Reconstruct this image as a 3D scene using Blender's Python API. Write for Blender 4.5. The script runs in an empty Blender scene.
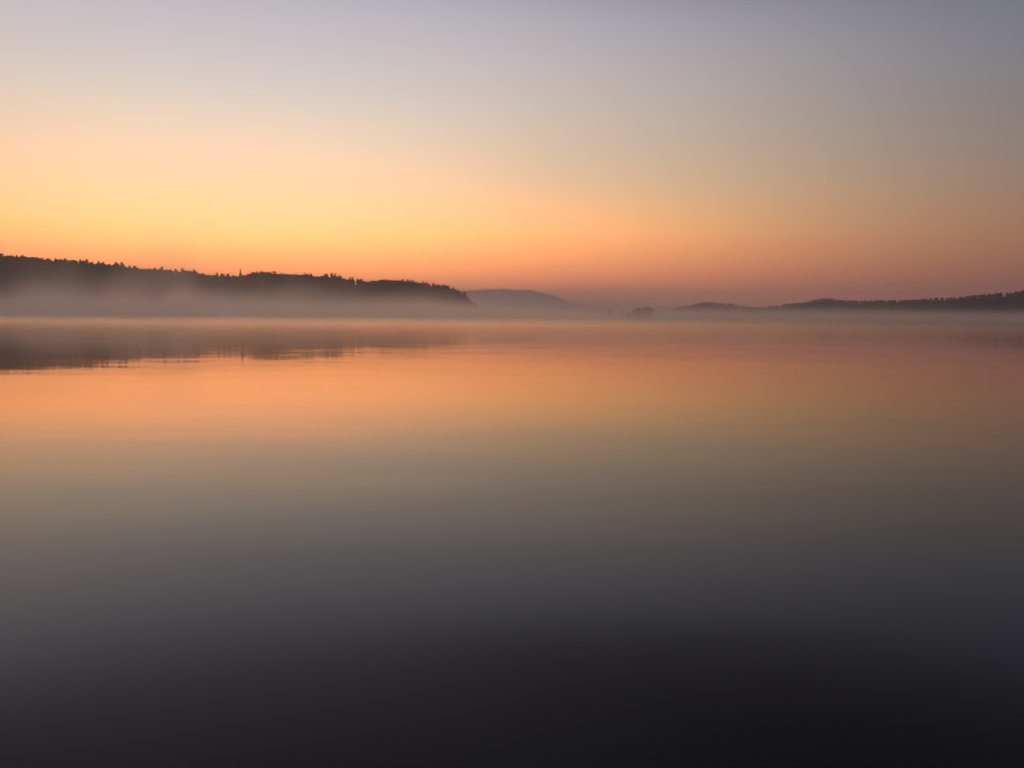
import bpy, math, random
import numpy as np
from mathutils import Matrix, Vector

random.seed(7)
rng = np.random.default_rng(11)
S = bpy.context.scene
COL = S.collection
D2R = math.radians

# ------------------------------------------------------------------ camera
F = 770.0                       # focal length in picture widths of 1024
HOR = 315.5
ROLL = math.radians(0.335)       # the camera was held very slightly tilted
PITCH = math.atan((384.0 - HOR) / F)
CAM_H = 2.4
cd = bpy.data.cameras.new('camera')
cd.sensor_width = 36.0
cd.lens = F / 1024.0 * 36.0
cd.clip_start = 0.1
cd.clip_end = 40000.0
cam = bpy.data.objects.new('camera', cd)
cam.matrix_world = Matrix.Translation((0, 0, CAM_H)) @ Matrix.Rotation(math.pi / 2 - PITCH, 4, 'X') @ Matrix.Rotation(ROLL, 4, 'Z')
COL.objects.link(cam)
S.camera = cam


def ray(px, py):
    dx, dy = (px - 512.0) / F, (384.0 - py) / F
    xc, yc = dx * math.cos(ROLL) - dy * math.sin(ROLL), dx * math.sin(ROLL) + dy * math.cos(ROLL)
    return (xc, math.cos(PITCH) + yc * math.sin(PITCH), yc * math.cos(PITCH) - math.sin(PITCH))


def survey(px, py, dist):
    """a landmark measured on the photograph, put at its own distance"""
    x, y, z = ray(px, py)
    return (x / y * dist, dist, CAM_H + z / y * dist)


# ------------------------------------------------------------------ helpers
def tag(o, label=None, cat=None, group=None, kind=None):
    if label: o['label'] = label
    if cat: o['category'] = cat
    if group: o['group'] = group
    if kind: o['kind'] = kind
    return o


def mesh_from(name, verts, faces, mats, midx=None, smooth=False):
    me = bpy.data.meshes.new(name)
    me.from_pydata([tuple(v) for v in verts], [], [tuple(int(i) for i in f) for f in faces])
    for m in mats: me.materials.append(m)
    if midx is not None: me.polygons.foreach_set('material_index', np.asarray(midx, dtype=np.int32))
    if smooth: me.polygons.foreach_set('use_smooth', np.ones(len(me.polygons), dtype=bool))
    me.update()
    return me


def link(name, me, parent=None, loc=(0, 0, 0), rz=0.0, sc=(1, 1, 1)):
    o = bpy.data.objects.new(name, me)
    COL.objects.link(o)
    o.location = loc; o.rotation_euler = (0, 0, rz); o.scale = sc
    if parent is not None: o.parent = parent
    return o


def new_mat(name):
    m = bpy.data.materials.new(name)
    m.use_nodes = True
    nt = m.node_tree
    nt.nodes.clear()
    out = nt.nodes.new('ShaderNodeOutputMaterial')
    return m, nt, out


class NT:
    """small node-building shorthand"""
    def __init__(self, nt): self.nt = nt

    def n(self, typ, **kw):
        nd = self.nt.nodes.new(typ)
        for k, v in kw.items(): setattr(nd, k, v)
        return nd

    def put(self, sock, v):
        if isinstance(v, bpy.types.NodeSocket): self.nt.links.new(v, sock)
        elif v is not None: sock.default_value = v

    def math(self, op, a, b=None, c=None, clamp=False):
        nd = self.n('ShaderNodeMath', operation=op); nd.use_clamp = clamp
        self.put(nd.inputs[0], a)
        if b is not None: self.put(nd.inputs[1], b)
        if c is not None: self.put(nd.inputs[2], c)
        return nd.outputs[0]

    def maprange(self, v, a, b, c, d, mode='LINEAR'):
        nd = self.n('ShaderNodeMapRange', interpolation_type=mode); nd.clamp = True
        for i, x in enumerate((v, a, b, c, d)): self.put(nd.inputs[i], x)
        return nd.outputs[0]

    def noise(self, vec, scale, detail=3.0, rough=0.5):
        nd = self.n('ShaderNodeTexNoise')
        self.put(nd.inputs['Vector'], vec)
        nd.inputs['Scale'].default_value = scale
        nd.inputs['Detail'].default_value = detail
        nd.inputs['Roughness'].default_value = rough
        return nd

    def vmath(self, op, a, b=None, scale=None):
        nd = self.n('ShaderNodeVectorMath', operation=op)
        self.put(nd.inputs[0], a)
        if b is not None: self.put(nd.inputs[1], b)
        if scale is not None: nd.inputs['Scale'].default_value = scale
        return nd.outputs[0]


def earth_mat(name, c1, c2, scale, rough=0.95):
    m, nt, out = new_mat(name)
    t = NT(nt)
    b = t.n('ShaderNodeBsdfPrincipled')
    b.inputs['Roughness'].default_value = rough
    b.inputs['Specular IOR Level'].default_value = 0.15
    pos = t.n('ShaderNodeNewGeometry').outputs['Position']
    nz = t.noise(pos, scale, 4.0, 0.6)
    rmp = t.n('ShaderNodeValToRGB')
    rmp.color_ramp.elements[0].position = 0.3; rmp.color_ramp.elements[0].color = (*c1, 1)
    rmp.color_ramp.elements[1].position = 0.7; rmp.color_ramp.elements[1].color = (*c2, 1)
    nt.links.new(nz.outputs['Fac'], rmp.inputs['Fac'])
    nt.links.new(rmp.outputs['Color'], b.inputs['Base Color'])
    nt.links.new(b.outputs[0], out.inputs['Surface'])
    return m


M_CONIFER = earth_mat('conifer_needles', (0.018, 0.030, 0.014), (0.040, 0.058, 0.026), 0.35)
M_LEAF = earth_mat('broad_leaves', (0.030, 0.042, 0.016), (0.075, 0.085, 0.032), 0.35)
M_BARK = earth_mat('bark', (0.05, 0.035, 0.025), (0.10, 0.075, 0.055), 1.5)
M_SOIL = earth_mat('forest_floor', (0.022, 0.028, 0.014), (0.06, 0.055, 0.032), 0.03)
M_SHORE = earth_mat('reedy_shore', (0.05, 0.05, 0.025), (0.12, 0.10, 0.06), 0.4)


# ------------------------------------------------------------------ world: dawn sky
SUN_AZ, SUN_EL = -20.0, 1.0      # degrees, azimuth counted from +Y towards +X


def lin(c):
    return [((v / 255.0) / 12.92 if v / 255.0 <= 0.04045 else ((v / 255.0 + 0.055) / 1.055) ** 2.4) for v in c]


# (elevation in degrees, linear rgb) from the glow side to the dim side
SKY = {
    'glow': [(0, (2.242, 0.572, 0.173)), (2, (2.298, 0.600, 0.173)), (3.5, (2.340, 0.764, 0.210)), (4.9, (2.723, 1.001, 0.301)), (6.3, (2.716, 1.014, 0.392)), (8.9, (1.507, 0.911, 0.524)), (13.3, (0.899, 0.773, 0.631)), (16.6, (0.726, 0.655, 0.653)), (20, (0.560, 0.540, 0.593)), (22, (0.477, 0.466, 0.524)), (25, (0.325, 0.306, 0.355)), (31, (0.201, 0.186, 0.235)), (45, (0.122, 0.129, 0.174)), (90, (0.093, 0.103, 0.144))],
    'mid': [(0, (1.499, 0.363, 0.144)), (2.6, (1.545, 0.413, 0.144)), (5.2, (2.064, 0.746, 0.216)), (6.6, (1.787, 0.805, 0.268)), (9.5, (0.976, 0.684, 0.412)), (13.7, (0.760, 0.615, 0.505)), (17.5, (0.605, 0.553, 0.559)), (21.1, (0.454, 0.460, 0.529)), (23.5, (0.261, 0.252, 0.297)), (26, (0.186, 0.177, 0.217)), (31, (0.197, 0.185, 0.226)), (45, (0.141, 0.153, 0.205)), (90, (0.104, 0.116, 0.173))],
    'side': [(0, (0.826, 0.216, 0.118)), (2.3, (0.988, 0.258, 0.118)), (5.1, (0.919, 0.425, 0.166)), (6.5, (0.851, 0.445, 0.194)), (9.1, (0.671, 0.461, 0.290)), (13.1, (0.479, 0.400, 0.340)), (16.8, (0.397, 0.377, 0.387)), (20, (0.296, 0.297, 0.350)), (22.5, (0.167, 0.159, 0.201)), (26, (0.102, 0.098, 0.129)), (31, (0.086, 0.083, 0.113)), (45, (0.077, 0.082, 0.119)), (90, (0.085, 0.095, 0.142))],
    'dim': [(0, (0.380, 0.105, 0.072)), (2.3, (0.347, 0.109, 0.068)), (4.8, (0.424, 0.180, 0.097)), (8.2, (0.288, 0.199, 0.154)), (11.6, (0.219, 0.189, 0.189)), (15.1, (0.185, 0.196, 0.222)), (18.4, (0.156, 0.171, 0.228)), (22, (0.106, 0.107, 0.142)), (26.3, (0.067, 0.063, 0.089)), (31, (0.048, 0.048, 0.070)), (45, (0.052, 0.056, 0.089)), (90, (0.080, 0.090, 0.140))],
}
ELMAX = 90.0


def epos(e):                      # finer near the horizon
    return math.sqrt(max(e, 0.0) / ELMAX)


w = bpy.data.worlds.new('World')
S.world = w
w.use_nodes = True
nt = w.node_tree
nt.nodes.clear()
t = NT(nt)
wout = t.n('ShaderNodeOutputWorld')
bg = t.n('ShaderNodeBackground')
dirv = t.n('ShaderNodeTexCoord').outputs['Generated']
sep = t.n('ShaderNodeSeparateXYZ')
nt.links.new(dirv, sep.inputs[0])
zc = t.math('MINIMUM', t.math('MAXIMUM', sep.outputs['Z'], 0.0), 1.0)
el = t.math('MULTIPLY', t.math('ARCSINE', zc), 180.0 / math.pi)
fac = t.math('SQRT', t.math('DIVIDE', el, ELMAX))
az = t.math('MULTIPLY', t.math('ARCTAN2', sep.outputs['X'], sep.outputs['Y']), 180.0 / math.pi)
rel = t.math('SUBTRACT', az, SUN_AZ)                       # bearing from the glow
rel = t.math('SUBTRACT', t.math('FLOORED_MODULO', t.math('ADD', rel, 180.0), 360.0), 180.0)
rel = t.math('ABSOLUTE', rel)                              # 0 at the glow, 180 opposite


def sky_ramp(stops):
    r = t.n('ShaderNodeValToRGB')
    cr = r.color_ramp
    cr.interpolation = 'B_SPLINE'
    cr.elements[0].position = 0.0
    cr.elements[1].position = 1.0
    for i in range(len(stops) - 2): cr.elements.new(0.5)
    for e, (el_, c) in zip(cr.elements, stops): pass
    for i, (el_, c) in enumerate(stops):
        cr.elements[i].position = epos(el_) if i else 0.0
        cr.elements[i].color = (*[v * 0.3 for v in c], 1)      # ramps stop at 1: kept at 0.3, restored by the strength
    nt.links.new(fac, r.inputs['Fac'])
    return r.outputs['Color']


wr = t.n('ShaderNodeValToRGB')                             # weights of the four profiles along the bearing
cr = wr.color_ramp
cr.interpolation = 'B_SPLINE'
WST = [(0.0, (1, 0, 0, 0)), (9.0, (1, 0, 0, 0)), (22.0, (0, 1, 0, 0)), (38.0, (0, 0, 1, 0)), (54.0, (0, 0, 0, 1)), (72.0, (0, 0, 0, 1)), (110.0, (0, 0, 0, 1)), (180.0, (0, 0, 0, 1))]
cr.elements[0].position = 0.0
cr.elements[1].position = 1.0
for i in range(len(WST) - 2): cr.elements.new(0.5)
for i, (a, c) in enumerate(WST):
    cr.elements[i].position = a / 180.0
    cr.elements[i].color = c
nt.links.new(t.math('DIVIDE', rel, 180.0), wr.inputs['Fac'])
ws = t.n('ShaderNodeSeparateColor')
nt.links.new(wr.outputs['Color'], ws.inputs[0])
acc = None
for k, o in (('glow', ws.outputs['Red']), ('mid', ws.outputs['Green']), ('side', ws.outputs['Blue']), ('dim', wr.outputs['Alpha'])):
    v = t.n('ShaderNodeVectorMath', operation='SCALE')
    nt.links.new(sky_ramp(SKY[k]), v.inputs[0])
    nt.links.new(o, v.inputs['Scale'])
    acc = v.outputs[0] if acc is None else t.vmath('ADD', acc, v.outputs[0])
sky = t.n('ShaderNodeTexSky', sky_type='NISHITA')
sky.sun_disc = False
sky.sun_elevation = D2R(SUN_EL)
sky.sun_rotation = D2R(SUN_AZ)
sky.air_density = 1.0; sky.dust_density = 2.0
sv = t.vmath('SCALE', sky.outputs[0], scale=0.0012)
acc = t.vmath('ADD', acc, sv)
nt.links.new(acc, bg.inputs['Color'])
bg.inputs['Strength'].default_value = 1.0 / 0.3
nt.links.new(bg.outputs[0], wout.inputs['Surface'])
w.cycles.sampling_method = 'MANUAL'
w.cycles.sample_map_resolution = 1024

# the sun has hardly cleared the hills outside the frame: a very weak, warm, almost level light
sd = bpy.data.lights.new('sun', 'SUN')
sd.energy = 0.08
sd.angle = D2R(0.5)
sd.color = (1.0, 0.62, 0.36)
so = bpy.data.objects.new('sun', sd)
COL.objects.link(so)
so.location = (-400, 400, 300)
sdir = Vector((math.sin(D2R(SUN_AZ)) * math.cos(D2R(SUN_EL)), math.cos(D2R(SUN_AZ)) * math.cos(D2R(SUN_EL)), math.sin(D2R(SUN_EL))))
so.rotation_euler = (-sdir).to_track_quat('-Z', 'Y').to_euler()

# ------------------------------------------------------------------ water
m, nt, out = new_mat('lake_water')
t = NT(nt)
b = t.n('ShaderNodeBsdfPrincipled')
b.inputs['Base Color'].default_value = (0.004, 0.0045, 0.0055, 1)
b.inputs['IOR'].default_value = 1.333
b.inputs['Roughness'].default_value = 0.04
pos = t.n('ShaderNodeNewGeometry').outputs['Position']


def slope(scale_vec, detail, amp, off):
    mp = t.n('ShaderNodeMapping')
    nt.links.new(pos, mp.inputs['Vector'])
    mp.inputs['Scale'].default_value = scale_vec
    mp.inputs['Location'].default_value = off
    nz = t.noise(mp.outputs[0], 1.0, detail, 0.55)
    v = t.vmath('SUBTRACT', nz.outputs['Color'], (0.5, 0.5, 0.5))
    return t.vmath('MULTIPLY', v, (amp * 0.6, amp, 0.0))


s1 = slope((0.2, 0.6, 1.0), 3.0, 0.015, (3, 7, 0))            # small ripples
s2 = slope((0.02, 0.10, 1.0), 2.0, 0.006, (11, 2, 0))        # slow cat's-paws
wsp = t.n('ShaderNodeSeparateXYZ')
nt.links.new(pos, wsp.inputs[0])
breeze = t.noise(t.vmath('MULTIPLY', pos, (0.004, 0.012, 0.0)), 1.0, 2.0).outputs['Fac']
wy = t.math('ADD', wsp.outputs[1], t.maprange(breeze, 0.3, 0.7, -12.0, 12.0))
rgh = t.math('ADD', 0.046, t.maprange(wy, 30.0, 240.0, 0.0, 0.17))   # glassy near the shore, a light breeze farther out
nt.links.new(rgh, b.inputs['Roughness'])
nrm = t.vmath('NORMALIZE', t.vmath('ADD', t.vmath('ADD', s1, s2), (0, 0, 1)))
nt.links.new(nrm, b.inputs['Normal'])
nt.links.new(b.outputs[0], out.inputs['Surface'])
M_WATER = m
R = 9000.0
NS = 128
wv = [(0, 0, 0)] + [(R * math.cos(2 * math.pi * i / NS), R * math.sin(2 * math.pi * i / NS), 0) for i in range(NS)]
wf = [(0, 1 + i, 1 + (i + 1) % NS) for i in range(NS)]
water = link('water', mesh_from('water', wv, wf, [M_WATER]))
tag(water, 'calm lake surface mirroring the orange and grey dawn sky', 'lake', kind='structure')


# ------------------------------------------------------------------ hills
class Hill:
    """a long ridge: crest landmarks, front slope to the shore, back slope behind"""
    def __init__(self, name, label, crest, tree_h, wf, wb, step, mat, seed, lump=0.06, rows=26):
        pts = np.array([survey(*c) for c in crest])
        self.cx, self.cy, self.cz = pts[:, 0], pts[:, 1], np.maximum(pts[:, 2] - tree_h, 1.0)
        self.wf, self.wb, self.lump = wf, wb, lump
        g = np.random.default_rng(seed)
        self.k = g.uniform(-1, 1, (14, 2)) * np.array([1 / 70.0, 1 / 70.0])
        self.ph = g.uniform(0, 6.28, 14)
        self.x0, self.x1 = self.cx[0], self.cx[-1]
        xs = np.arange(self.x0, self.x1 + step, step)
        vs = np.linspace(-1.25, 1.0, rows)
        V, Fc = [], []
        for x in xs:
            yc = np.interp(x, self.cx, self.cy)
            for v in vs:
                y = yc + (v * wf if v < 0 else v * wb)
                V.append((x, y, self.z(x, y)))
        for i in range(len(xs) - 1):
            for j in range(rows - 1):
                a = i * rows + j
                Fc.append((a, a + rows, a + rows + 1, a + 1))
        self.o = link(name, mesh_from(name, V, Fc, [mat], smooth=True))
        tag(self.o, label, 'hill', kind='structure')

    def z(self, x, y):
        x = np.asarray(x, float); y = np.asarray(y, float)
        yc = np.interp(x, self.cx, self.cy); zc = np.interp(x, self.cx, self.cz)
        d = y - yc
        v = np.where(d < 0, -d / self.wf, d / self.wb)
        prof = np.where(v < 1, np.cos(np.clip(v, 0, 1) * math.pi / 2) ** 1.15, 0.0)
        nz = sum(np.sin(x * kx * 2.2 + y * ky * 2.2 + p) for (kx, ky), p in zip(self.k, self.ph)) / 6.0
        fade = np.clip(v * 2.5, 0, 1) * np.clip((1.05 - v) * 3, 0, 1)
        z = zc * prof * (1 + self.lump * 3 * nz * fade)
        return np.where(v >= 0.995, -3.0 * np.clip((v - 0.995) * 6, 0, 1) - 0.3, z + 0.2)


LEFT = [(-330, 236, 1330), (-200, 243, 1380), (-90, 249, 1430),
        (0, 254.5, 1470), (25, 255.3, 1480), (35, 257.5, 1485), (56, 258.8, 1500), (77, 259.3, 1510), (90, 260, 1520), (96, 261.5, 1525),
        (107, 264.8, 1530), (114, 263.6, 1535), (121, 262.5, 1540), (127, 264, 1545), (133, 266.8, 1550), (146, 268, 1560), (155, 266.8, 1570),
        (175, 269.3, 1590), (185, 268.4, 1600), (205, 272.5, 1620), (217, 273.7, 1640), (236, 274.6, 1660), (253, 275, 1680),
        (259, 272, 1690), (266, 270.9, 1700), (276, 272, 1710), (282, 273.6, 1720), (297, 273.1, 1740), (313, 274.1, 1760), (326, 274.4, 1780),
        (333, 273, 1790), (340, 276.4, 1800), (355, 277.9, 1820), (372, 280.7, 1850), (385, 278.9, 1870), (408, 279.9, 1900), (420, 281.3, 1920),
        (443, 284, 1960), (454, 287.6, 1980), (462, 291, 2000), (466, 294, 2010), (470, 299, 2020), (477, 307, 2035), (486, 313, 2050)]
hill_left = Hill('hill', 'long dark wooded hill sloping down from the left edge behind the mist', LEFT, 16.0, 300, 420, 9.0, M_SOIL, 3)

RIGHT_FAR = [(672, 308, 2880), (677.5, 306, 2880), (686, 304.2, 2880), (694, 303.4, 2864), (701, 301.8, 2864), (706.7, 301, 2856), (713, 301.8, 2848), (719, 302.6, 2840),
             (731, 302.8, 2832), (742, 304.8, 2824), (750, 306.2, 2816), (760, 308, 2800), (775, 312, 2800)]
hill_knoll = Hill('hill', 'small low dark hill right of centre, lower than the ridge beside it', RIGHT_FAR, 12.0, 220, 300, 16.0, M_SOIL, 5)

RIGHT = [(735, 311, 2426), (748, 308.5, 2402), (760, 306, 2387), (776, 304, 2372), (792, 302.6, 2356), (803, 301.6, 2341), (812.5, 300.2, 2325), (818, 298.4, 2318), (824, 297.1, 2310), (830, 298, 2302),
         (836, 299, 2295), (848, 299.4, 2279), (863.6, 299.6, 2256), (869, 300, 2248), (874, 298.8, 2241), (890, 298.7, 2225), (907, 298.7, 2202), (924, 297.7, 2179),
         (936.5, 296.5, 2164), (951, 296, 2148), (959.4, 298, 2133), (966, 299.5, 2125), (978, 303, 2110), (1000, 309, 2079), (1012, 312, 2064)]
hill_right = Hill('hill', 'low dark ridge along the right shore with a rounded hump', RIGHT, 12.0, 260, 320, 14.0, M_SOIL, 8)

RIGHT_NEAR = [(930, 311, 2097), (945, 304, 2088), (957, 298.6, 2079), (968, 295.4, 2070), (980, 294.3, 2061), (997, 292.9, 2043), (1011.5, 292.3, 2025), (1016, 291.2, 2020), (1022, 290.2, 2016),
              (1040, 288, 1998), (1080, 285, 1971), (1150, 281, 1917), (1250, 278, 1845), (1350, 276, 1782)]
hill_shore = Hill('hill', 'tree topped ridge rising at the right edge in front of the lower ridge', RIGHT_NEAR, 13.0, 230, 320, 11.0, M_SOIL, 9)

FAR = [(395, 297, 7400), (430, 293.5, 7400), (455, 291, 7380), (470, 290.4, 7360), (481, 289.2, 7350), (493, 289.9, 7340), (504, 288.3, 7330), (514, 290.2, 7320), (533, 290.4, 7300),
       (543, 292.5, 7280), (552, 295.4, 7260), (558, 297, 7250), (567, 300.8, 7230), (577.5, 303.2, 7200), (590, 305.6, 7180), (600, 308.5, 7150), (612, 311.5, 7100), (620, 313, 7100)]
hill_far = Hill('hill', 'pale distant double humped hill fading into haze beyond the headland', FAR, 4.0, 700, 800, 45.0, M_SOIL, 12)

FARTHEST = [(540, 312, 8450), (580, 308.5, 8450), (620, 306.3, 8450), (650, 305.6, 8440), (672, 306.4, 8430), (700, 306.8, 8420), (740, 306.6, 8400), (790, 307, 8350), (850, 309, 8250), (900, 312, 8200)]
hill_faintest = Hill('hill', 'faintest low hill on the horizon at the open end of the lake', FARTHEST, 3.0, 250, 250, 60.0, M_SOIL, 14)


# ------------------------------------------------------------------ trees
def tube(p0, p1, r0, r1, n=6):
    p0, p1 = np.array(p0, float), np.array(p1, float)
    d = p1 - p0; d /= np.linalg.norm(d)
    a = np.cross(d, (0.3, 0.9, 0.1)); a /= np.linalg.norm(a); b_ = np.cross(d, a)
    v = []
    for p, r in ((p0, r0), (p1, r1)):
        for i in range(n):
            an = 2 * math.pi * i / n
            v.append(p + r * (math.cos(an) * a + math.sin(an) * b_))
    f = [(i, (i + 1) % n, n + (i + 1) % n, n + i) for i in range(n)]
    return v, f


class Geo:
    def __init__(self): self.v, self.f, self.m = [], [], []

    def add(self, v, f, m=0):
        o = len(self.v)
        self.v += [tuple(x) for x in v]
        self.f += [tuple(i + o for i in q) for q in f]
        self.m += [m] * len(f)


def conifer(seed, h, rad, tiers, per, taper=0.85):
    """tapered trunk; ragged whorls of drooping boughs"""
    g = np.random.default_rng(seed)
    tr, cr_ = Geo(), Geo()
    tr.add(*tube((0, 0, -0.8), (0, 0, h * 0.55), h * 0.020, h * 0.011)); tr.add(*tube((0, 0, h * 0.55), (0, 0, h * 0.97), h * 0.011, 0.03))
    for i in range(tiers):
        u = i / (tiers - 1)
        z = h * (0.05 + 0.93 * u)
        r = rad * (1 - u) ** taper * g.uniform(0.75, 1.15) + 0.12
        off = g.uniform(0, 6.28)
        for k in range(per):
            if g.random() < 0.10: continue
            an = off + 2 * math.pi * (k + g.uniform(-.3, .3)) / per
            L = r * g.uniform(0.6, 1.2)
            dz = -L * g.uniform(0.15, 0.5)
            wd = L * g.uniform(0.28, 0.45) + 0.12
            c, s = math.cos(an), math.sin(an)
            p0 = (0, 0, z + L * 0.12)
            p1 = (c * L * .55 - s * wd, s * L * .55 + c * wd, z + dz * .4)
            p2 = (c * L, s * L, z + dz)
            p3 = (c * L * .55 + s * wd, s * L * .55 - c * wd, z + dz * .4)
            p4 = (c * L * .5, s * L * .5, z + dz * .4 - L * 0.22)
            cr_.add([p0, p1, p2, p3, p4], [(0, 1, 2), (0, 2, 3), (1, 4, 2), (2, 4, 3)])
    return tr, cr_


def broadleaf(seed, h, rad, lobes, leaves, leaf, low=0.30, flat=1.0):
    """trunk, limbs, and many leaf-spray faces through a lobed crown"""
    g = np.random.default_rng(seed)
    tr, cr_ = Geo(), Geo()
    fork = h * (low + 0.08)
    tr.add(*tube((0, 0, -0.8), (0.02 * h, 0, fork), h * 0.030, h * 0.020))
    cs = []
    for i in range(lobes):
        an = 2 * math.pi * i / lobes + g.uniform(-.4, .4)
        rr = rad * g.uniform(0.25, 0.62) if i else 0.0
        lr = rad * g.uniform(0.42, 0.62)
        cz = h * g.uniform(low + 0.22, 0.74) if i else h - lr * 0.8
        cz = min(cz, h - lr * 0.75)
        cs.append((math.cos(an) * rr, math.sin(an) * rr, cz, lr))
        tr.add(*tube((0.02 * h, 0, fork), (cs[-1][0], cs[-1][1], cz), h * 0.014, h * 0.004, 5))
    for j in range(leaves):
        cx, cy, cz, lr = cs[g.integers(0, lobes)]
        d = g.normal(size=3); d /= np.linalg.norm(d)
        q = lr * g.uniform(0.45, 1.05) ** 0.6
        p = np.array((cx, cy, cz)) + d * q * np.array((1, 1, 0.8 * flat))
        n_ = d + g.normal(size=3) * 0.6; n_ /= np.linalg.norm(n_)
        a = np.cross(n_, g.normal(size=3)); a /= np.linalg.norm(a); b_ = np.cross(n_, a)
        s = leaf * g.uniform(0.6, 1.3)
        cr_.add([p - a * s, p - b_ * s * .6 - n_ * .15 * s, p + a * s, p + b_ * s * .7 + n_ * .1 * s], [(0, 1, 2, 3)])
    return tr, cr_


def one_mesh(name, tr, cr_, leafmat):
    v = tr.v + cr_.v
    f = tr.f + [tuple(i + len(tr.v) for i in q) for q in cr_.f]
    return mesh_from(name, v, f, [M_BARK, leafmat], [0] * len(tr.f) + [1] * len(cr_.f))


CON = [one_mesh('conifer', *conifer(20 + i, 17 + 1.2 * i, 3.1 + 0.25 * i, 11, 8), M_CONIFER) for i in range(5)]
CON_H = [17 + 1.2 * i for i in range(5)]
BRO = [one_mesh('broadleaf_tree', *broadleaf(40 + i, 15 + 1.0 * i, 3.9 + 0.3 * i, 7, 420, 1.0, low=0.08), M_LEAF) for i in range(5)]
BRO_H = [15 + 1.0 * i for i in range(5)]

# --- trees one can pick out along the skyline of the left hill
STRETCH = [(0, 34, 'on the highest stretch of ridge at the left edge'),
           (34, 98, 'on the level crest just below the highest stretch'),
           (98, 113, 'in the small dip before the rounded knob'),
           (113, 131, 'on the small rounded knob of the crest'),
           (131, 192, 'on the stepped crest right of the rounded knob'),
           (192, 234, 'on the falling crest left of the thin spire tree'),
           (234, 254, 'close around the foot of the thin spire tree'),
           (254, 284, 'on the hump just right of the thin spire tree'),
           (284, 338, 'on the even middle crest of the headland'),
           (338, 376, 'in the shallow sag before the last hump'),
           (376, 422, 'on the last hump of the headland'),
           (422, 476, 'on the tapering tip of the headland')]
lx = np.array([c[0] for c in LEFT]); ly = np.array([c[1] for c in LEFT])
count = 0
px = 1.5
g = np.random.default_rng(5)
while px < 474:
    py = np.interp(px, lx, ly)
    dist = np.interp(px, lx, [c[2] for c in LEFT])
    top = survey(px, py, dist)
    for row in (0, 1):
        x = top[0] + g.uniform(-2.5, 2.5) + row * 4.0
        y = dist + (g.uniform(-7, 7) if row == 0 else g.uniform(-26, -12))
        ground = float(hill_left.z(x, y))
        if row == 1 and g.random() < 0.35: continue
        pointed = g.random() < (0.74 if px < 110 or 130 < px < 260 else 0.55)
        want = (top[2] * y / dist - ground) + (g.uniform(-0.4, 1.5) if row == 0 else g.uniform(-3.5, 0.0)) + (1.2 if pointed else 0.9)
        if abs(px - 240.4) < 3 and row == 0: continue
        want = min(max(want, 7.0), 24.0)
        i = int(g.integers(0, 5))
        me, hh = (CON[i], CON_H[i]) if pointed else (BRO[i], BRO_H[i])
        s = want / hh
        wx = s * g.uniform(0.85, 1.2)
        o = link('conifer' if pointed else 'broadleaf_tree', me, None, (x, y, ground - 0.3), g.uniform(0, 6.28), (wx, wx, s))
        st = next(z for a, b_, z in STRETCH if a <= px < b_ or b_ == 476)
        kind_ = 'dark pointed conifer' if pointed else 'dark round crowned tree'
        tag(o, f'{kind_} {st}', 'tree', f'{kind_}s {st}')
        count += 1
    px += g.uniform(2.7, 4.1)

# --- the one thin tree that stands well clear of the crest
def parted_tree(name, label, tr, cr_, leafmat, loc, group=None, rz=0.0):
    e = link(name, None, None, loc, rz)
    e.empty_display_size = 1.0
    tag(e, label, 'tree', group)
    link('trunk', mesh_from('trunk', tr.v, tr.f, [M_BARK]), e)
    link('crown', mesh_from('crown', cr_.v, cr_.f, [leafmat]), e)
    return e


sx, sy, sz = survey(240.4, 268.6, 1655)
gz = float(hill_left.z(sx, sy))
tr, cr_ = conifer(99, sz - gz + 1.0, 5.2, 24, 13, 0.5)
parted_tree('spruce', 'tall thin spire shaped tree standing clear above the left hill crest', tr, cr_, M_CONIFER, (sx, sy, gz))

# --- trees at the right edge
near_x = np.array([c[0] for c in RIGHT_NEAR]); near_y = np.array([c[1] for c in RIGHT_NEAR])
px = 969.0
while px < 1024:
    dist = np.interp(px, near_x, [c[2] for c in RIGHT_NEAR])
    top = survey(px, np.interp(px, near_x, near_y), dist)
    y = dist + g.uniform(-6, 6); x = top[0]
    ground = float(hill_shore.z(x, y))
    want = min(max(top[2] - ground + g.uniform(-1.0, 1.8), 8.0), 20)
    pointed = g.random() < 0.3
    i = int(g.integers(0, 5))
    me, hh = (CON[i], CON_H[i]) if pointed else (BRO[i], BRO_H[i])
    s = want / hh; wx = s * g.uniform(0.95, 1.3)
    o = link('conifer' if pointed else 'broadleaf_tree', me, None, (x, y, ground - 0.3), g.uniform(0, 6.28), (wx, wx, s))
    kind_ = 'dark pointed tree' if pointed else 'dark round crowned tree'
    where = 'topping the highest ground at the right edge' if px > 1006 else 'on the gentle rise of the right edge ridge'
    tag(o, f'{kind_} {where}', 'tree', f'{kind_}s {where}')
    px += g.uniform(3.2, 5.2)


# --- the woods that read as one mass: each ridge's cover
def low_tree(seed, conif):
    if conif:
        tr, c = conifer(seed, 16, 3.3, 6, 5)
    else:
        tr, c = broadleaf(seed, 15, 5.5, 5, 46, 2.0, low=0.1)
    v = np.array(c.v); return v, c.f


LOW = [low_tree(200 + i, i % 2 == 0) for i in range(6)]


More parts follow.
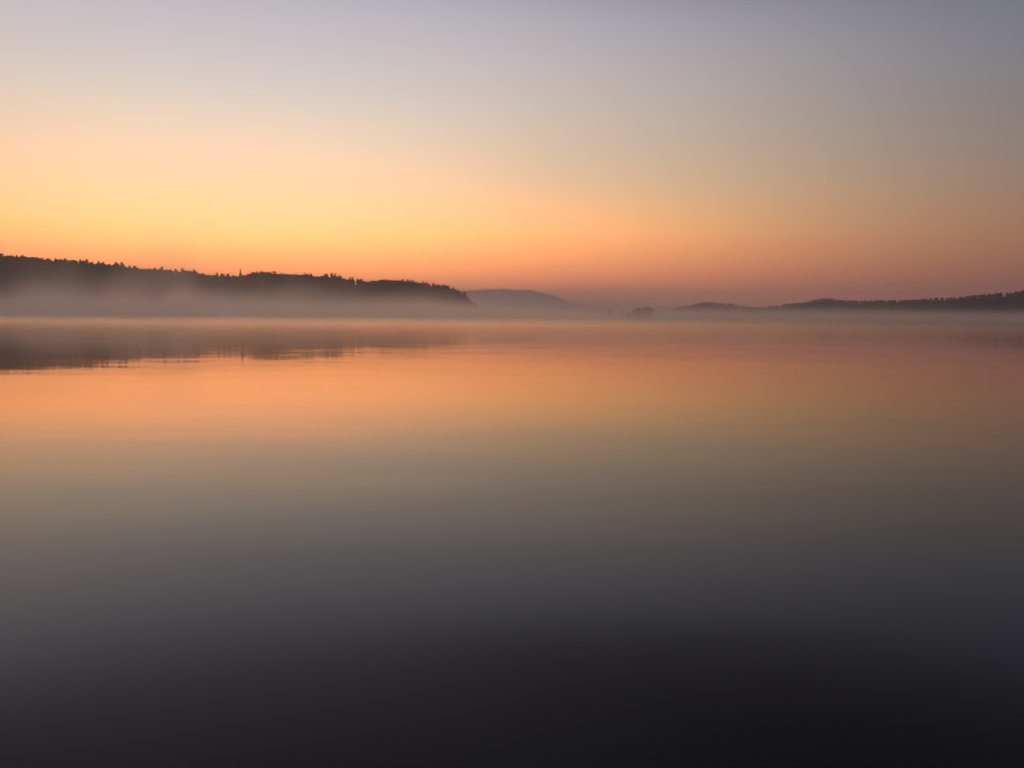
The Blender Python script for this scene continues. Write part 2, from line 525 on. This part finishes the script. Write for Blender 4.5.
def woods(hill, label, spacing, seed, hmul, front=0.80, back=0.35, margin=0.0, x0=None, x1=None):
    g = np.random.default_rng(seed)
    V, Fc, MI = [], [], []
    off = 0
    xs = np.arange(x0 if x0 is not None else hill.x0, x1 if x1 is not None else hill.x1, spacing)
    for x in xs:
        yc = np.interp(x, hill.cx, hill.cy)
        for y in np.arange(yc - hill.wf * front, yc + hill.wb * back, spacing):
            xx, yy = x + g.uniform(-.5, .5) * spacing, y + g.uniform(-.5, .5) * spacing
            z = float(hill.z(xx, yy))
            if z < 0.8: continue
            k = int(g.integers(0, 6))
            v, f = LOW[k]
            s = hmul * g.uniform(0.72, 1.05)
            if abs(yy - yc) < 14: s *= margin if margin else 1.0
            s = min(s, hmul * (0.25 + z / 14.0))
            an = g.uniform(0, 6.28)
            c, sn = math.cos(an), math.sin(an)
            q = np.empty_like(v)
            q[:, 0] = (v[:, 0] * c - v[:, 1] * sn) * s * 1.15 + xx
            q[:, 1] = (v[:, 0] * sn + v[:, 1] * c) * s * 1.15 + yy
            q[:, 2] = v[:, 2] * s + z - 0.4
            V.append(q)
            Fc += [tuple(i + off for i in t_) for t_ in f]
            MI += [0 if k % 2 == 0 else 1] * len(f)
            off += len(v)
    o = link('forest', mesh_from('forest', np.concatenate(V), Fc, [M_CONIFER, M_LEAF], MI))
    tag(o, label, 'forest', kind='stuff')
    return o


woods(hill_left, 'unbroken dark woods covering the slope of the long left hill', 9.0, 61, 0.95, 0.85, 0.12, 0.95)
woods(hill_shore, 'dark woods covering the ridge that rises at the right edge', 10.0, 62, 0.80, 0.85, 0.15, 1.0)
woods(hill_right, 'dark woods covering the low ridge with the hump on the right', 10.5, 63, 0.66, 0.85, 0.12, 1.0)
woods(hill_knoll, 'dark woods covering the small low hill right of centre', 11.0, 64, 0.66, 0.85, 0.12, 1.0)

# ------------------------------------------------------------------ low point of land with the misty trees
ID = 920.0
ia, ib = survey(598, 317, ID), survey(659, 317, ID)
NX, NY = 60, 16
V, Fc = [], []
for i in range(NX + 1):
    for j in range(NY + 1):
        u, v = i / NX, j / NY
        x = ia[0] + (ib[0] - ia[0]) * u
        half = 7.0 * math.sin(math.pi * u) ** 0.5 * (1 + 0.2 * math.sin(9 * u + 1)) if 0 < u < 1 else 0.0
        y = ID + (v - 0.5) * 2 * (half + 1.5)
        z = -0.5 + 1.2 * math.sin(math.pi * v) * math.sin(math.pi * u) ** 0.4 + 0.08 * math.sin(x * 1.7 + y * 1.1) if 0 < u < 1 else -0.5
        V.append((x, y, z))
for i in range(NX):
    for j in range(NY):
        a = i * (NY + 1) + j
        Fc.append((a, a + NY + 1, a + NY + 2, a + 1))
islet = link('islet', mesh_from('islet', V, Fc, [M_SHORE], smooth=True))
tag(islet, 'low spit of land in the mist carrying the faint trees', 'islet', kind='structure')


def isl(px, dy=0.0):
    p = survey(px, 317, ID + dy)
    return (p[0], p[1], 0.45)


def hgt(px, py, dy=0.0):
    return survey(px, py, ID + dy)[2] - 0.45


tr, cr_ = broadleaf(301, hgt(638.5, 307.4), 7.2, 13, 2000, 0.70, low=-0.02)
parted_tree('broadleaf_tree', 'broad domed tree in mist, left half of the biggest misty clump', tr, cr_, M_LEAF, isl(638.5))
tr, cr_ = broadleaf(302, hgt(648, 307.2, 3), 7.6, 13, 2100, 0.70, low=-0.04)
parted_tree('broadleaf_tree', 'broad domed tree in mist, right half of the biggest misty clump', tr, cr_, M_LEAF, isl(648, 3), rz=1.0)
tr, cr_ = broadleaf(303, hgt(610.3, 308.8), 4.2, 7, 700, 0.50, low=0.0)
parted_tree('broadleaf_tree', 'small round tree in mist at the foot of the pale hill', tr, cr_, M_LEAF, isl(610.3))
tr, cr_ = conifer(304, hgt(622, 307.6), 1.7, 16, 8, 0.5)
parted_tree('conifer', 'thin upright tree in mist between small round tree and big clump', tr, cr_, M_CONIFER, isl(622.0))
tr, cr_ = broadleaf(305, hgt(629.5, 311.5), 4.4, 6, 520, 0.50, low=-0.05)
parted_tree('shrub', 'low spreading shrub in mist beside the biggest misty clump', tr, cr_, M_LEAF, isl(629.5, 1))

# ------------------------------------------------------------------ air: even haze, and the mist bank lying on the water
def box(name, a, b_, mat):
    (x0, y0, z0), (x1, y1, z1) = a, b_
    v = [(x0, y0, z0), (x1, y0, z0), (x1, y1, z0), (x0, y1, z0), (x0, y0, z1), (x1, y0, z1), (x1, y1, z1), (x0, y1, z1)]
    f = [(3, 2, 1, 0), (4, 5, 6, 7), (0, 1, 5, 4), (1, 2, 6, 5), (2, 3, 7, 6), (3, 0, 4, 7)]
    return link(name, mesh_from(name, v, f, [mat]))


m, nt, out = new_mat('haze_air')
pv = nt.nodes.new('ShaderNodeVolumePrincipled')
pv.inputs['Color'].default_value = (0.96, 0.94, 0.96, 1)
pv.inputs['Density'].default_value = 1.9e-4
pv.inputs['Anisotropy'].default_value = 0.5
nt.links.new(pv.outputs[0], out.inputs['Volume'])
m.cycles.homogeneous_volume = True
hz = box('haze', (-9300, -9300, -4.2), (9300, 9300, 280), m)
tag(hz, 'thin haze filling the air over the whole lake', 'haze', kind='stuff')

m, nt, out = new_mat('mist_bank')
t = NT(nt)
pv = t.n('ShaderNodeVolumePrincipled')
pv.inputs['Color'].default_value = (0.99, 0.955, 0.93, 1)
pv.inputs['Anisotropy'].default_value = 0.75
pos = t.n('ShaderNodeNewGeometry').outputs['Position']
sp = t.n('ShaderNodeSeparateXYZ')
nt.links.new(pos, sp.inputs[0])
px_, py_, pz_ = sp.outputs
flat = t.vmath('MULTIPLY', pos, (1, 1, 0.6))
mp = t.n('ShaderNodeMapping')                                        # billows drawn out along the drift of the air
mp.vector_type = 'TEXTURE'
mp.inputs['Rotation'].default_value = (0, 0, D2R(27))
mp.inputs['Scale'].default_value = (62, 430, 150)
nt.links.new(pos, mp.inputs['Vector'])
n1 = t.noise(mp.outputs[0], 1.0, 2.0, 0.5).outputs['Fac']
bear = t.math('DIVIDE', px_, t.math('MAXIMUM', py_, 50.0))           # -0.67 left shore .. +0.67 right shore
topz = t.maprange(bear, -0.45, 0.2, 34.0, 13.5, 'SMOOTHSTEP')       # the bank is deepest below the wooded hill
topz = t.math('MULTIPLY', topz, t.maprange(bear, 0.15, 0.5, 1.0, 0.85, 'SMOOTHSTEP'))
n3 = t.noise(flat, 1 / 38.0, 3.0, 0.55).outputs['Fac']
topz = t.math('MULTIPLY', topz, t.maprange(n3, 0.3, 0.7, 0.8, 1.2))
topz = t.math('MULTIPLY', topz, t.maprange(n1, 0.30, 0.70, 0.42, 1.62))
h_ = t.math('SUBTRACT', 1.0, t.math('DIVIDE', t.math('MAXIMUM', pz_, 0.0), topz))
body = t.maprange(h_, 0.0, 0.95, 0.0, 1.0, 'SMOOTHSTEP')
near = t.maprange(py_, 260.0, 500.0, 0.0, 1.0, 'SMOOTHSTEP')
far_ = t.maprange(py_, 2300.0, 3000.0, 1.0, 0.35, 'SMOOTHSTEP')
n2 = t.noise(flat, 1 / 420.0, 2.0, 0.5).outputs['Fac']
patch = t.maprange(n2, 0.3, 0.7, 0.7, 1.3)
dens = t.math('MULTIPLY', t.math('MULTIPLY', body, near), t.math('MULTIPLY', patch, far_))
dens = t.math('MULTIPLY', dens, 0.0038)
nt.links.new(dens, pv.inputs['Density'])
nt.links.new(pv.outputs[0], out.inputs['Volume'])
m.cycles.volume_step_rate = 0.3
mist = box('mist', (-2600, 240, -3.6), (2600, 3400, 66), m)
tag(mist, 'bank of pale pinkish mist lying on the lake below the hills', 'mist', kind='stuff')

# fog lying in the far valley, in front of the distant hill
m, nt, out = new_mat('valley_fog')
t = NT(nt)
pv = t.n('ShaderNodeVolumePrincipled')
pv.inputs['Color'].default_value = (0.99, 0.955, 0.93, 1)
pv.inputs['Anisotropy'].default_value = 0.7
pos = t.n('ShaderNodeNewGeometry').outputs['Position']
sp = t.n('ShaderNodeSeparateXYZ')
nt.links.new(pos, sp.inputs[0])
ex = t.math('MULTIPLY', t.maprange(sp.outputs[0], -1900.0, -900.0, 0.0, 1.0, 'SMOOTHSTEP'), t.maprange(sp.outputs[0], 500.0, 1900.0, 1.0, 0.0, 'SMOOTHSTEP'))
ey = t.maprange(sp.outputs[1], 3700.0, 4300.0, 0.0, 1.0, 'SMOOTHSTEP')
ez = t.maprange(sp.outputs[2], 0.0, 255.0, 1.0, 0.0, 'SMOOTHSTEP')
nf = t.maprange(t.noise(pos, 1 / 600.0, 2.0).outputs['Fac'], 0.3, 0.7, 0.75, 1.25)
dens = t.math('MULTIPLY', t.math('MULTIPLY', t.math('MULTIPLY', ex, ey), t.math('MULTIPLY', ez, nf)), 7.5e-4)
nt.links.new(dens, pv.inputs['Density'])
nt.links.new(pv.outputs[0], out.inputs['Volume'])
m.cycles.volume_step_rate = 1.0
fog = box('mist', (-1900, 3650, -3.3), (1900, 6400, 258), m)
tag(fog, 'pale valley fog far off in front of the distant double humped hill', 'mist', kind='stuff')

# ------------------------------------------------------------------ render settings
S.render.engine = 'CYCLES'
c = S.cycles
c.use_denoising = True
try:
    c.denoiser = 'OPENIMAGEDENOISE'
    c.denoising_input_passes = 'RGB_ALBEDO_NORMAL'
except Exception:
    pass
c.max_bounces = 8
c.volume_bounces = 5
c.glossy_bounces = 3
c.diffuse_bounces = 2
c.volume_max_steps = 256
c.sample_clamp_indirect = 4.0
S.view_settings.view_transform = 'Standard'
S.view_settings.look = 'None'
S.view_settings.exposure = 0.0
S.view_settings.gamma = 1.0
